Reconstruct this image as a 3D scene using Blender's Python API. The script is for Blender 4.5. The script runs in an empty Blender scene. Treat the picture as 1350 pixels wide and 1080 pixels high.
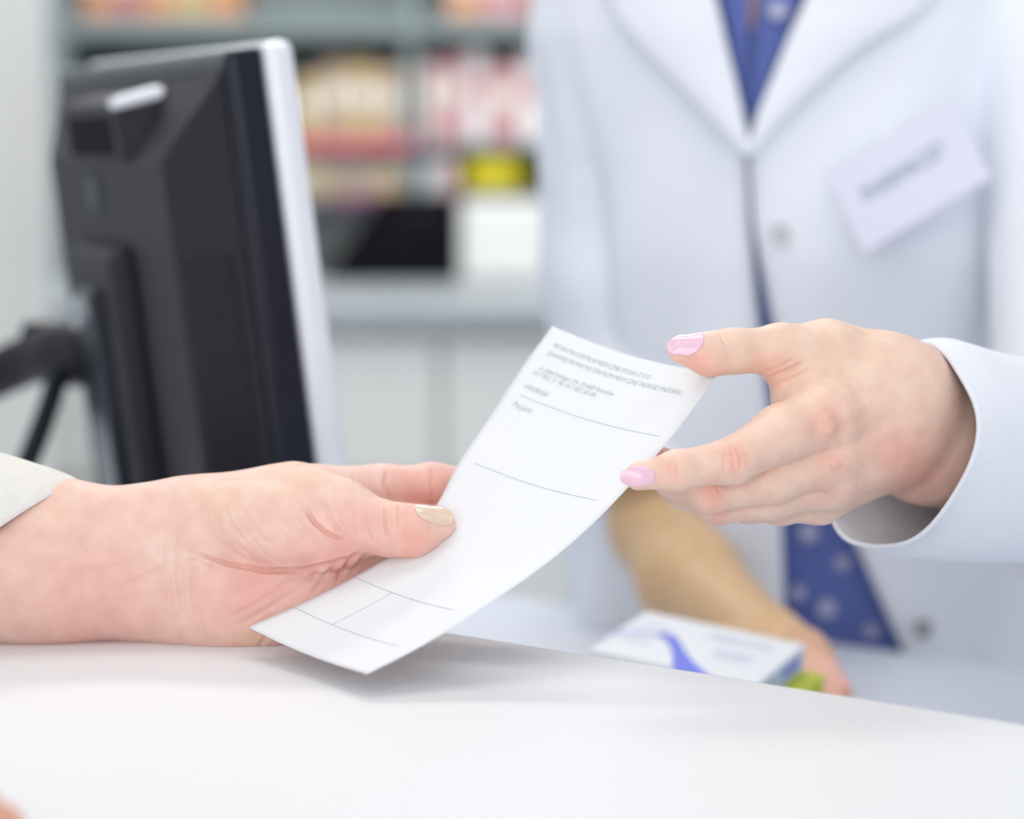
import bpy, bmesh, math, random
import numpy as np
from mathutils import Vector
random.seed(4); np.random.seed(4)
SC = bpy.context.scene
COL = SC.collection
# ------------------------------------------------------------------ camera
CZ, PITCH, F = 1.30, math.radians(6.3), 85.0 / 36.0 * 1350
cd = bpy.data.cameras.new('camera'); cam = bpy.data.objects.new('camera', cd); COL.objects.link(cam)
cam.location = (0, 0, CZ); cam.rotation_euler = (math.pi / 2 - PITCH, 0, 0)
cd.lens = 85; cd.sensor_width = 36; cd.clip_start = 0.05; cd.clip_end = 60
cd.dof.use_dof = True; cd.dof.focus_distance = 0.965; cd.dof.aperture_fstop = 4.3
SC.camera = cam
# ------------------------------------------------------------------ light
w = bpy.data.worlds.new('world'); SC.world = w; w.use_nodes = True
w.node_tree.nodes['Background'].inputs[0].default_value = (0.93, 0.96, 1.0, 1)
w.node_tree.nodes['Background'].inputs[1].default_value = 1.0
def area(name, loc, target, sx, sy, power, color):
    l = bpy.data.lights.new(name, 'AREA'); l.shape = 'RECTANGLE'; l.size = sx; l.size_y = sy
    l.energy = power; l.color = color
    o = bpy.data.objects.new(name, l); COL.objects.link(o); o.location = loc
    o.rotation_euler = (Vector(target) - Vector(loc)).to_track_quat('-Z', 'Y').to_euler()
area('ceiling_panel_light', (-0.15, 1.45, 2.75), (-0.15, 1.25, 0), 1.3, 0.7, 14, (1, 0.97, 0.93))
area('ceiling_panel_light', (-0.9, 0.1, 2.75), (-0.5, 0.6, 0.6), 1.2, 0.6, 6, (1, 0.98, 0.95))
area('ceiling_panel_light', (0.9, 0.4, 2.75), (0.5, 1.0, 0.8), 1.2, 0.6, 5, (0.97, 0.98, 1))
area('ceiling_panel_light', (-0.3, 3.0, 2.75), (-0.3, 3.6, 0.6), 1.6, 0.7, 66, (1, 0.98, 0.95))
area('front_fill_light', (-0.6, -2.4, 1.75), (0.2, 1.2, 1.15), 3.2, 2.0, 84, (0.97, 0.98, 1.0))  # unseen frontal fill, added behind the camera to brighten upright surfaces
SC.view_settings.view_transform = 'Standard'; SC.view_settings.look = 'None'
SC.view_settings.gamma = 1.0; SC.view_settings.use_curve_mapping = False
SC.view_settings.exposure = -0.70

# ------------------------------------------------------------------ pixel <-> world
FW = np.array([0, math.cos(PITCH), -math.sin(PITCH)]); UP = np.array([0, math.sin(PITCH), math.cos(PITCH)])
RT = np.array([1.0, 0, 0]); CP = np.array([0, 0, CZ])
def at(px, py, D): return CP + D * (FW + RT * (px - 675) / F + UP * (540 - py) / F)
def J(px, py, dz=0): return at(px, py, 1.0 + dz / 1000.0)
def proj(P):
    q = np.asarray(P, float) - CP; d = q @ FW
    return np.stack([675 + (q @ RT) / d * F, 540 - (q @ UP) / d * F, d], -1)
def ground(px, py, z):
    r = FW + RT * (px - 675) / F + UP * (540 - py) / F
    return CP + r * (z - CZ) / r[2]
def mm(x, y, z): return (RT * x + UP * y + FW * z) / 1000.0
def nrm(v): v = np.asarray(v, float); return v / np.linalg.norm(v)

# ------------------------------------------------------------------ materials
MATS = {}
def mat(name, col, rough=0.5, bump=0.0, bscale=60, metal=0.0, var=0.0, vscale=8, spec=0.5, sss=0.0, emit=None, coat=0.0):
    m = bpy.data.materials.new(name); m.use_nodes = True; nt = m.node_tree; b = nt.nodes['Principled BSDF']
    b.inputs['Base Color'].default_value = (*col, 1); b.inputs['Roughness'].default_value = rough
    b.inputs['Metallic'].default_value = metal; b.inputs['Specular IOR Level'].default_value = spec
    b.inputs['Coat Weight'].default_value = coat
    tc = nt.nodes.new('ShaderNodeTexCoord')
    n = nt.nodes.new('ShaderNodeTexNoise'); n.inputs['Scale'].default_value = vscale; n.inputs['Detail'].default_value = 4
    nt.links.new(tc.outputs['Object'], n.inputs['Vector'])
    mx = nt.nodes.new('ShaderNodeMix'); mx.data_type = 'RGBA'
    mx.inputs[6].default_value = (*[max(0, c * (1 - var)) for c in col], 1)
    mx.inputs[7].default_value = (*[min(1, c * (1 + var)) for c in col], 1)
    nt.links.new(n.outputs['Fac'], mx.inputs[0]); nt.links.new(mx.outputs[2], b.inputs['Base Color'])
    if bump:
        n2 = nt.nodes.new('ShaderNodeTexNoise'); n2.inputs['Scale'].default_value = bscale; n2.inputs['Detail'].default_value = 5
        nt.links.new(tc.outputs['Object'], n2.inputs['Vector'])
        bp = nt.nodes.new('ShaderNodeBump'); bp.inputs['Strength'].default_value = bump; bp.inputs['Distance'].default_value = 0.002
        nt.links.new(n2.outputs['Fac'], bp.inputs['Height']); nt.links.new(bp.outputs['Normal'], b.inputs['Normal'])
    if sss:
        b.inputs['Subsurface Weight'].default_value = sss; b.inputs['Subsurface Radius'].default_value = (1, 0.35, 0.2)
        b.inputs['Subsurface Scale'].default_value = 0.004
    if emit:
        b.inputs['Emission Color'].default_value = (*emit[0], 1); b.inputs['Emission Strength'].default_value = emit[1]
    MATS[name] = m
    return m
def skin_mat(name, rough):
    m = mat(name, (0.8, 0.5, 0.4), rough=rough, spec=0.35, sss=0.25)
    nt = m.node_tree; b = nt.nodes['Principled BSDF']
    a = nt.nodes.new('ShaderNodeAttribute'); a.attribute_name = 'skin_tint'
    tc = nt.nodes.new('ShaderNodeTexCoord')
    n = nt.nodes.new('ShaderNodeTexNoise'); n.inputs['Scale'].default_value = 130; n.inputs['Detail'].default_value = 6
    nt.links.new(tc.outputs['Object'], n.inputs['Vector'])
    r = nt.nodes.new('ShaderNodeValToRGB'); r.color_ramp.elements[0].position = 0.35; r.color_ramp.elements[1].position = 0.68
    r.color_ramp.elements[0].color = (0.96, 0.90, 0.90, 1); r.color_ramp.elements[1].color = (1.03, 1.04, 1.04, 1)
    nt.links.new(n.outputs['Fac'], r.inputs['Fac'])
    mx = nt.nodes.new('ShaderNodeMix'); mx.data_type = 'RGBA'; mx.blend_type = 'MULTIPLY'; mx.inputs[0].default_value = 1
    nt.links.new(a.outputs['Color'], mx.inputs[6]); nt.links.new(r.outputs['Color'], mx.inputs[7])
    nt.links.new(mx.outputs[2], b.inputs['Base Color'])
    n2 = nt.nodes.new('ShaderNodeTexNoise'); n2.inputs['Scale'].default_value = 900; n2.inputs['Detail'].default_value = 3
    nt.links.new(tc.outputs['Object'], n2.inputs['Vector'])
    bp = nt.nodes.new('ShaderNodeBump'); bp.inputs['Strength'].default_value = 0.12; bp.inputs['Distance'].default_value = 0.0006
    nt.links.new(n2.outputs['Fac'], bp.inputs['Height']); nt.links.new(bp.outputs['Normal'], b.inputs['Normal'])
    return m
M_counter = mat('white_laminate', (0.80, 0.81, 0.83), rough=0.42, var=0.015, vscale=3, bump=0.03, bscale=300)
M_work = mat('pale_grey_laminate', (0.69, 0.73, 0.82), rough=0.4, var=0.02)
M_wall = mat('pale_grey_paint', (0.68, 0.73, 0.76), rough=0.7, var=0.03, vscale=2)
M_floor = mat('grey_floor', (0.50, 0.54, 0.58), rough=0.35, var=0.06, vscale=5)
M_paper = mat('paper', (0.81, 0.825, 0.85), rough=0.75, spec=0.2, var=0.01, vscale=200)
M_ink = mat('grey_ink', (0.40, 0.48, 0.50), rough=0.8)
M_ink2 = mat('faint_ink', (0.48, 0.53, 0.56), rough=0.8)
M_coat = mat('white_cotton', (0.82, 0.85, 0.92), rough=0.85, bump=0.25, bscale=900, var=0.02)
M_shirt = mat('blue_chambray', (0.105, 0.15, 0.42), rough=0.85, bump=0.3, bscale=900, var=0.18, vscale=30)
M_button = mat('pale_button', (0.42, 0.43, 0.62), rough=0.35, var=0.04)
M_snap = mat('grey_snap', (0.34, 0.36, 0.38), rough=0.3, metal=0.6)
M_sweater = mat('cream_knit', (0.82, 0.80, 0.74), rough=0.95, bump=0.35, bscale=900, var=0.05, vscale=160)
M_seam = mat('pale_lilac_hem', (0.78, 0.72, 0.74), rough=0.95, bump=0.6, bscale=700)
M_black = mat('dark_grey_plastic', (0.017, 0.0145, 0.022), rough=0.5, spec=0.3, bump=0.15, bscale=1200, var=0.08)
M_bezel = mat('black_gloss_plastic', (0.006, 0.008, 0.020), rough=0.25, spec=0.35, var=0.1)
M_silver = mat('silver_plastic', (0.82, 0.85, 0.92), rough=0.25, metal=0.1, var=0.03)
M_hole = mat('matt_black', (0.004, 0.004, 0.006), rough=0.7, spec=0.1, var=0.1)
M_screen = mat('screen_glass', (0.20, 0.25, 0.33), rough=0.1, var=0.05)
M_badge = mat('white_card', (0.70, 0.72, 0.84), rough=0.4, var=0.01)
M_badgeink = mat('blue_grey_ink', (0.16, 0.20, 0.34), rough=0.7)
M_carton = mat('white_carton', (0.84, 0.86, 0.89), rough=0.45, var=0.01)
M_cartonside = mat('pale_blue_carton', (0.55, 0.66, 0.92), rough=0.45, var=0.03)
M_blueprint = mat('blue_print', (0.17, 0.22, 0.80), rough=0.5, var=0.06)
M_paleprint = mat('pale_blue_print', (0.58, 0.66, 0.90), rough=0.5, var=0.04)
M_lime = mat('lime_carton', (0.52, 0.60, 0.03), rough=0.45, var=0.04)
M_cabinet = mat('white_cabinet', (0.78, 0.79, 0.78), rough=0.45, var=0.02)
M_cabgrey = mat('grey_steel', (0.36, 0.40, 0.43), rough=0.45, var=0.05)
M_shelf = mat('grey_green_shelf', (0.22, 0.27, 0.28), rough=0.5, var=0.05)
M_red = mat('magenta_rail', (0.80, 0.08, 0.24), rough=0.5, var=0.05)
M_skinA = skin_mat('older_skin', 0.5)
M_skinB = skin_mat('young_skin', 0.45)
M_nailA = mat('natural_nail', (0.76, 0.58, 0.44), rough=0.22, var=0.06, vscale=300, coat=0.4)
M_nailB = mat('pink_varnish', (0.86, 0.56, 0.68), rough=0.18, var=0.01, coat=0.6)

# ------------------------------------------------------------------ object helpers
def link(o, parent=None):
    COL.objects.link(o)
    if parent: o.parent = parent
    return o
def mesh(name, V, Fc, m, parent=None, smooth=False):
    me = bpy.data.meshes.new(name)
    V = np.asarray(V, float)
    off = np.zeros(3)
    if parent is not None:
        p = parent; 
        while p is not None: off += np.array(p.location); p = p.parent
    else:
        off = V.mean(0)
    me.from_pydata((V - off).tolist(), [], [list(map(int, f)) for f in Fc]); me.update()
    me.materials.append(m)
    if smooth: me.polygons.foreach_set('use_smooth', [True] * len(me.polygons))
    o = bpy.data.objects.new(name, me)
    if parent is None: o.location = off
    return link(o, parent)
def empty(name, loc):
    o = bpy.data.objects.new(name, None); o.location = tuple(loc); o.empty_display_size = 0.05
    return link(o)
def tag(o, label, cat=None, group=None, kind=None):
    o['label'] = label
    if cat: o['category'] = cat
    if group: o['group'] = group
    if kind: o['kind'] = kind
    return o
def struct(o, label=None):
    o['kind'] = 'structure'
    if label: o['label'] = label
    return o
def bevel(o, wd, seg=2):
    b = o.modifiers.new('bevel', 'BEVEL'); b.width = wd; b.segments = seg; b.limit_method = 'ANGLE'; return o
def solid(o, t, offset=-1):
    s = o.modifiers.new('solid', 'SOLIDIFY'); s.thickness = t; s.offset = offset; return o
def subsurf(o, n=1):
    s = o.modifiers.new('sub', 'SUBSURF'); s.levels = n; s.render_levels = n; return o
HEXF = [(0, 3, 2, 1), (4, 5, 6, 7), (0, 1, 5, 4), (1, 2, 6, 5), (2, 3, 7, 6), (3, 0, 4, 7)]
def hexa(name, bottom4, top4, m, parent=None, bev=0.0):
    o = mesh(name, list(bottom4) + list(top4), HEXF, m, parent)
    me = o.data; bm = bmesh.new(); bm.from_mesh(me); bmesh.ops.recalc_face_normals(bm, faces=bm.faces); bm.to_mesh(me); bm.free()
    if bev: bevel(o, bev)
    return o
def box(name, x0, x1, y0, y1, z0, z1, m, parent=None, bev=0.0):
    q = [(x0, y0), (x1, y0), (x1, y1), (x0, y1)]
    return hexa(name, [(*p, z0) for p in q], [(*p, z1) for p in q], m, parent, bev)
def grid_faces(nu, nv, wrap=False):
    f = []
    for i in range(nu - 1):
        for j in range(nv if wrap else nv - 1):
            k = (j + 1) % nv
            f.append((i * nv + j, i * nv + k, (i + 1) * nv + k, (i + 1) * nv + j))
    return f
def catmull(pts, n):
    P = np.asarray(pts, float); m = len(P); out = []
    for t in np.linspace(0, m - 1, n):
        i = min(int(t), m - 2); u = t - i
        p0, p1, p2, p3 = P[max(i - 1, 0)], P[i], P[i + 1], P[min(i + 2, m - 1)]
        out.append(0.5 * (2 * p1 + (p2 - p0) * u + (2 * p0 - 5 * p1 + 4 * p2 - p3) * u * u + (3 * p1 - p0 - 3 * p2 + p3) * u ** 3))
    return np.array(out)
def tube(name, rings, m, parent, nr=60, ns=56, fold=None, thick=0.0015, caps=False):
    """generalised sleeve through rings (centre, U, V); fold(t, ang) scales the radius"""
    A = catmull([np.concatenate(r) for r in rings], nr)
    V = []
    for i, a in enumerate(A):
        for j in range(ns):
            g = 2 * math.pi * j / ns
            s = 1 + (fold(i / (nr - 1), g) if fold else 0)
            V.append(a[:3] + s * (math.cos(g) * a[3:6] + math.sin(g) * a[6:9]))
    fc = grid_faces(nr, ns, True)
    if caps: fc += [tuple(range(ns))[::-1], tuple((nr - 1) * ns + k for k in range(ns))]
    o = mesh(name, V, fc, m, parent, True)
    bm = bmesh.new(); bm.from_mesh(o.data); bmesh.ops.recalc_face_normals(bm, faces=bm.faces); bm.to_mesh(o.data); bm.free()
    if thick: solid(o, thick, -1)
    return o
def wire(name, pts, r, m, parent, n=40, ns=12):
    P = catmull(pts, n); rings = []
    R = [r] * n if np.isscalar(r) else np.interp(np.linspace(0, 1, n), np.linspace(0, 1, len(r)), r)
    V = []
    u0 = None
    for i in range(n):
        t = nrm(P[min(i + 1, n - 1)] - P[max(i - 1, 0)])
        u = np.cross(t, [0.13, 0.31, 0.94]) if u0 is None else u0 - t * (u0 @ t)
        u = nrm(u); u0 = u; v = np.cross(t, u)
        for j in range(ns):
            g = 2 * math.pi * j / ns
            V.append(P[i] + R[i] * (math.cos(g) * u + math.sin(g) * v))
    fc = grid_faces(n, ns, True) + [tuple(range(ns))[::-1], tuple((n - 1) * ns + k for k in range(ns))]
    return mesh(name, V, fc, m, parent, True)

# ------------------------------------------------------------------ implicit modelling of bodies
def smin(a, b, k):
    h = np.clip(0.5 + 0.5 * (b - a) / k, 0, 1); return b * (1 - h) + a * h - k * h * (1 - h)
def cone(a, b, ra, rb, n=None, k=1.0):
    a = np.asarray(a, np.float32); b = np.asarray(b, np.float32); ab = b - a; L = float(ab @ ab)
    nn = None if n is None else nrm(n).astype(np.float32)
    def f(P):
        t = np.clip(((P - a) @ ab) / L, 0, 1)
        q = P - a - t[:, None] * ab
        if nn is not None:
            qn = q @ nn
            d2 = np.einsum('ij,ij->i', q, q) + qn * qn * (1 / (k * k) - 1)
            return (np.sqrt(d2) - (ra + t * (rb - ra))) * (0.5 + 0.5 * k)
        return np.sqrt(np.einsum('ij,ij->i', q, q)) - (ra + t * (rb - ra))
    return f
def ell(c, ax, r):
    c = np.asarray(c, np.float32); A = np.array([nrm(x) for x in ax], np.float32); r = np.asarray(r, np.float32)
    def f(P):
        q = (P - c) @ A.T
        k0 = np.sqrt((((q / r) ** 2)).sum(1)); k1 = np.sqrt((((q / (r * r)) ** 2)).sum(1))
        return k0 * (k0 - 1) / np.maximum(k1, 1e-6)
    return f
def chain(pts, radii, k=0.004):
    cs = [cone(pts[i], pts[i + 1], radii[i], radii[i + 1]) for i in range(len(pts) - 1)]
    def f(P):
        d = cs[0](P)
        for c in cs[1:]: d = smin(d, c(P), k)
        return d
    return f
def blend(fs):  # [(f, k), ...]
    def f(P):
        d = fs[0][0](P)
        for g, k in fs[1:]: d = smin(d, g(P), k)
        return d
    return f
def surface_nets(f, lo, hi, h, B=8):
    lo = np.asarray(lo, float); n = (np.ceil((np.asarray(hi) - lo) / (h * B)).astype(int)) * B; nb = n // B
    bi = np.stack(np.meshgrid(*[np.arange(k) for k in nb], indexing='ij'), -1).reshape(-1, 3)
    cen = (lo + (bi * B + (B - 1) / 2) * h).astype(np.float32)
    dc = f(cen)
    D = np.repeat(np.repeat(np.repeat(dc.reshape(nb), B, 0), B, 1), B, 2).astype(np.float32)
    act = bi[np.abs(dc) < B * h * 1.25]
    loc = np.stack(np.meshgrid(*[np.arange(B)] * 3, indexing='ij'), -1).reshape(-1, 3)
    for s in range(0, len(act), 400):
        ii = (act[s:s + 400, None, :] * B + loc[None]).reshape(-1, 3)
        D[ii[:, 0], ii[:, 1], ii[:, 2]] = f((lo + ii * h).astype(np.float32))
    S = D < 0
    cnt = sum(S[a:n[0] - 1 + a, b:n[1] - 1 + b, c:n[2] - 1 + c].astype(np.int8) for a in (0, 1) for b in (0, 1) for c in (0, 1))
    cells = np.argwhere((cnt > 0) & (cnt < 8)); idx = -np.ones(n, int); idx[tuple(cells.T)] = np.arange(len(cells))
    cor = np.array([(a, b, c) for a in (0, 1) for b in (0, 1) for c in (0, 1)])
    cv = np.stack([D[tuple((cells + c).T)] for c in cor], 1)
    acc = np.zeros((len(cells), 3)); num = np.zeros(len(cells))
    for i in range(8):
        for j in range(i + 1, 8):
            if abs(cor[i] - cor[j]).sum() != 1: continue
            mk = (cv[:, i] < 0) != (cv[:, j] < 0); t = np.where(mk, cv[:, i] / np.where(mk, cv[:, i] - cv[:, j], 1), 0)
            acc += mk[:, None] * (cor[i] + t[:, None] * (cor[j] - cor[i])); num += mk
    V = lo + (cells + acc / num[:, None]) * h
    Q = []
    for ax in range(3):
        o1, o2 = [(1, 2), (2, 0), (0, 1)][ax]
        sl0 = [slice(None)] * 3; sl1 = [slice(None)] * 3; sl0[ax] = slice(0, -1); sl1[ax] = slice(1, None)
        e = np.argwhere(S[tuple(sl0)] != S[tuple(sl1)])
        e = e[(e[:, o1] > 0) & (e[:, o2] > 0)]
        d1 = np.zeros(3, int); d1[o1] = 1; d2 = np.zeros(3, int); d2[o2] = 1
        q = np.stack([idx[tuple((e - d1 - d2).T)], idx[tuple((e - d2).T)], idx[tuple(e.T)], idx[tuple((e - d1).T)]], 1)
        ins = S[tuple(e.T)]
        q[~ins] = q[~ins][:, ::-1]
        Q.append(q[(q >= 0).all(1)])
    Q = np.concatenate(Q)
    for it in range(2):
        d, g = fgrad(f, V); V = V - np.clip(d, -h, h)[:, None] * g
    return V, Q, g
def fgrad(f, V, e=4e-4):
    P = V.astype(np.float32); d = f(P); g = np.zeros_like(V)
    for a in range(3):
        s = np.zeros(3, np.float32); s[a] = e
        g[:, a] = f(P + s) - f(P - s)
    g /= np.maximum(np.linalg.norm(g, axis=1), 1e-9)[:, None]
    return d.astype(float), g
def pl_dist(uv, poly):
    best = np.full(len(uv), 1e9); par = np.zeros(len(uv)); P = np.asarray(poly, float); m = len(P) - 1
    for i in range(m):
        a, b = P[i], P[i + 1]; ab = b - a; t = np.clip(((uv - a) @ ab) / (ab @ ab), 0, 1)
        d = np.linalg.norm(uv - a - t[:, None] * ab, axis=1); mk = d < best
        best[mk] = d[mk]; par[mk] = (i + t[mk]) / m
    return best, par
def sculpt(V, N, strokes):
    """press creases into / raise ridges on the side of the skin that faces the photographer"""
    uv = proj(V); facing = (-(N @ FW) > 0.0); V = V.copy()
    for poly, wd, dep, *rng in strokes:
        d, par = pl_dist(uv[:, :2], poly)
        mk = facing & (d < wd * 3.2)
        if rng: mk &= (uv[:, 2] > rng[0]) & (uv[:, 2] < rng[1])
        tap = np.clip(np.minimum(par, 1 - par) * 5, 0.15, 1)
        amt = dep * 0.0015 * tap * (np.exp(-(d / wd) ** 2) - 0.25 * np.exp(-((d - 1.9 * wd) / wd) ** 2))
        V[mk] -= N[mk] * amt[mk][:, None]
    return V
def tint(V, N, base, spots, shade=None):
    """skin colour: base tone plus ruddy / pale patches given as (px, py, radius, colour, strength)"""
    uv = proj(V); C = np.tile(np.array(base, float), (len(V), 1)); facing = np.clip(-(N @ FW) * 3 + 0.4, 0, 1)
    for px, py, r, c, s in spots:
        wgt = s * np.exp(-((uv[:, 0] - px) ** 2 + (uv[:, 1] - py) ** 2) / (r * r)) * facing
        C = C * (1 - wgt[:, None]) + np.array(c) * wgt[:, None]
    return C
def body_mesh(name, parts, m, parent):
    """one skin surface from several patches (V, Q, C)"""
    V = np.concatenate([p[0] for p in parts]); o = 0; Q = []; C = np.concatenate([p[2] for p in parts])
    for p in parts: Q.append(p[1] + o); o += len(p[0])
    Q = np.concatenate(Q); off = np.array(parent.location)
    me = bpy.data.meshes.new(name); me.vertices.add(len(V)); me.vertices.foreach_set('co', (V - off).astype(np.float32).ravel())
    me.loops.add(Q.size); me.loops.foreach_set('vertex_index', Q.astype(np.int32).ravel())
    me.polygons.add(len(Q)); me.polygons.foreach_set('loop_start', np.arange(0, Q.size, 4, dtype=np.int32))
    me.polygons.foreach_set('loop_total', np.full(len(Q), 4, np.int32))
    me.polygons.foreach_set('use_smooth', np.ones(len(Q), bool))
    me.update(calc_edges=True); me.validate()
    at_ = me.color_attributes.new('skin_tint', 'FLOAT_COLOR', 'POINT')
    at_.data.foreach_set('color', np.concatenate([C, np.ones((len(C), 1))], 1).astype(np.float32).ravel())
    me.materials.append(m)
    return link(bpy.data.objects.new(name, me), parent)
def bounds(pts, pad):
    p = np.array(pts); return p.min(0) - pad, p.max(0) + pad

# ------------------------------------------------------------------ setting
Z_LEDGE = J(300, 842, 0)[2]
Z_WORK = at(1200, 868, 1.5)[2]
box('floor', -4, 4, -1.5, 6.0, -0.05, 0, M_floor)
struct(bpy.data.objects['floor'])
struct(box('wall_back', -4, 4, 5.0, 5.1, 0, 3, M_wall))
struct(box('wall_left', -1.75, -1.65, 1.9, 5.0, 0, 3, M_wall))
e0, e1 = ground(600, 835, Z_LEDGE), ground(1350, 955, Z_LEDGE)
ed = e1 - e0; ed[2] = 0; ed = nrm(ed); en = np.array([-ed[1], ed[0], 0])  # en points away from camera
def slab(name, base, d0, d1, l0, l1, z0, z1, m, parent=None, bev=0.0):
    q = [base + ed * l0 + en * d0, base + ed * l1 + en * d0, base + ed * l1 + en * d1, base + ed * l0 + en * d1]
    return hexa(name, [(p[0], p[1], z0) for p in q], [(p[0], p[1], z1) for p in q], m, parent, bev)
ct = empty('service_counter', (e0[0], e0[1], 0))
slab('ledge_top', e0, -0.55, 0, -1.4, 1.5, Z_LEDGE - 0.035, Z_LEDGE, M_counter, ct, 0.0012)
slab('front_panel', e0, -0.42, -0.02, -1.4, 1.5, 0, Z_LEDGE - 0.0355, M_cabinet, ct)
tag(ct, 'raised white counter ledge across the front of the picture', 'counter')
w0 = ground(650, 782, Z_WORK); wd_ = float((w0 - e0) @ en)
wt = empty('work_desk', (e0[0] + en[0] * 0.3, e0[1] + en[1] * 0.3, 0))
slab('worktop', e0, 0.002, wd_, -1.4, 1.5, Z_WORK - 0.03, Z_WORK, M_work, wt, 0.002)
slab('desk_body', e0, 0.004, wd_ - 0.12, -1.4, 1.5, 0, Z_WORK - 0.0305, M_cabinet, wt)
tag(wt, 'lower pale work surface behind the white ledge, in front of the pharmacist', 'desk')

# ------------------------------------------------------------------ back of the shop
DB = 4.2
def bx(px, D=DB): return (px - 675) / F * D
def bz(py, D=DB): return at(675, py, D)[2]
ya = 4.15  # front of shelf unit
zb = bz(362, ya)
un = empty('shelf_unit', (bx(480), ya + 0.2, zb))
xl, xr = bx(95), bx(1010)
box('back_panel', xl, xr, ya + 0.36, ya + 0.38, bz(256) - 0.012, 2.2, M_shelf, un)
box('lower_panel', xl, xr, ya + 0.36, ya + 0.38, zb + 0.0005, bz(256) - 0.0125, M_cabinet, un)
for x in (xl, bx(545) - 0.0, xr): box('upright', x - 0.012, x + 0.012, ya + 0.0, ya + 0.36, zb + 0.0005, 2.2, M_shelf, un)
zs = [bz(256), bz(188), bz(28)]
box('shelf_board', xl, xr, ya, ya + 0.36, zs[0] - 0.012, zs[0], M_shelf, un)
box('shelf_board', xl, xr, ya + 0.0, ya + 0.36, zs[1] - 0.010, zs[1], M_shelf, un)
box('shelf_board', xl, xr, ya - 0.02, ya + 0.36, zs[2] - 0.030, zs[2], M_shelf, un)
box('price_rail', bx(380), bx(548), ya - 0.012, ya - 0.001, zs[1] - 0.010, zs[1] + 0.003, M_red, un)
box('price_rail', bx(440), bx(610), ya - 0.012, ya - 0.001, zs[0] - 0.014, zs[0] + 0.002, mat('purple_rail', (0.22, 0.06, 0.2), 0.5), un)
tag(un, 'grey wall shelving holding medicine cartons behind the monitor', 'shelf')
PC = {'ochre yellow': (0.62, 0.42, 0.12), 'brick red': (0.50, 0.11, 0.08), 'tan': (0.58, 0.38, 0.22), 'pale pink': (0.80, 0.50, 0.52),
      'white': (0.78, 0.76, 0.78), 'rose': (0.68, 0.26, 0.30), 'pale blue': (0.55, 0.66, 0.78), 'orange': (0.74, 0.27, 0.05), 'olive yellow': (0.50, 0.45, 0.12)}
PM = {k: mat(k.replace(' ', '_') + '_carton', tuple(0.12 + 0.62 * c for c in v) if k != 'white' else v, 0.5, var=0.04) for k, v in PC.items()}
M_band = mat('carton_band', (0.75, 0.72, 0.66), 0.5, var=0.03)
ORD = ['first', 'second', 'third', 'fourth', 'fifth', 'sixth', 'seventh', 'eighth', 'ninth', 'tenth', 'eleventh', 'twelfth']
def carton(x0, x1, z0, z1, y0, y1, cname, label, grp):
    c = empty('medicine_carton', ((x0 + x1) / 2, (y0 + y1) / 2, z0))
    box('carton_body', x0, x1, y0, y1, z0, z1, PM[cname], c, 0.001)
    h = z1 - z0
    box('printed_band', x0 + 0.003, x1 - 0.003, y0 - 0.0006, y0 - 0.0001, z0 + h * 0.45, z0 + h * 0.7, M_band if cname != 'white' else PM['rose'], c)
    tag(c, label, 'carton', grp)
def row(px0, px1, wpx, z0, hmin, hmax, cols, rowname, grp):
    n = max(1, round((px1 - px0) / wpx)); ws = [random.uniform(0.8, 1.25) for _ in range(n)]; k = (px1 - px0) / sum(ws); x = px0
    for i, wv in enumerate(ws):
        wv *= k; hh = random.uniform(hmin, hmax); cn = cols[(i * 2 + i // 3) % len(cols)]
        carton(bx(x) + 0.0015, bx(x + wv) - 0.0015, z0 + 0.0005, z0 + hh, ya + random.uniform(0.012, 0.03), ya + 0.2, cn, '%s medicine carton, %s from the left %s' % (cn, ORD[i], rowname), grp)
        x += wv
H1 = zs[2] - 0.03 - zs[1]
row(392, 533, 34, zs[1], H1 * 0.62, H1 * 0.8, ['ochre yellow', 'brick red', 'tan', 'olive yellow', 'ochre yellow'], 'above the magenta rail', 'cartons on the middle shelf')
row(557, 800, 36, zs[1], H1 * 0.72, H1 * 0.92, ['pale pink', 'white', 'rose', 'pale pink', 'white'], 'on the middle shelf by the coat sleeve', 'cartons on the middle shelf')
H0 = zs[1] - 0.012 - zs[0]
row(392, 533, 42, zs[0], H0 * 0.7, H0 * 0.92, ['ochre yellow', 'olive yellow', 'tan', 'brick red'], 'below the magenta rail', 'cartons on the bottom shelf')
row(557, 602, 23, zs[0], H0 * 0.7, H0 * 0.9, ['pale blue', 'white', 'pale pink'], 'just left of the yellow tub', 'cartons on the bottom shelf')
row(118, 325, 44, zs[2], 0.11, 0.14, ['orange', 'orange', 'brick red', 'ochre yellow'], 'on the top shelf above the monitor', 'cartons on the top shelf')
row(590, 760, 44, zs[2], 0.10, 0.13, ['orange', 'brick red', 'rose'], 'on the top shelf by the coat shoulder', 'cartons on the top shelf')
# yellow round tub
tb = empty('yellow_tub', (bx(650), ya + 0.075, zs[0]))
def lathe(name, cx, cy, prof, m, parent, n=32):
    V = [(cx + r * math.cos(2 * math.pi * j / n), cy + r * math.sin(2 * math.pi * j / n), z) for r, z in prof for j in range(n)]
    return mesh(name, V, grid_faces(len(prof), n, True) + [tuple(range(n))[::-1], tuple((len(prof) - 1) * n + j for j in range(n))], m, parent, True)
M_yel = mat('yellow_plastic', (0.72, 0.62, 0.02), 0.4, var=0.04)
R = 47 / F * DB
TB = lambda prof: [(R * r, zs[0] + 0.0005 + z) for r, z in prof]
lathe('tub_body', bx(650), ya + 0.075, TB([(.70, 0), (.93, 0.010), (1.0, 0.030), (.98, 0.046), (.90, 0.054)]), M_yel, tb)
lathe('tub_lid', bx(650), ya + 0.075, TB([(.92, 0.0545), (.92, 0.060), (.75, 0.066), (.3, 0.068)]), M_yel, tb)
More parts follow.
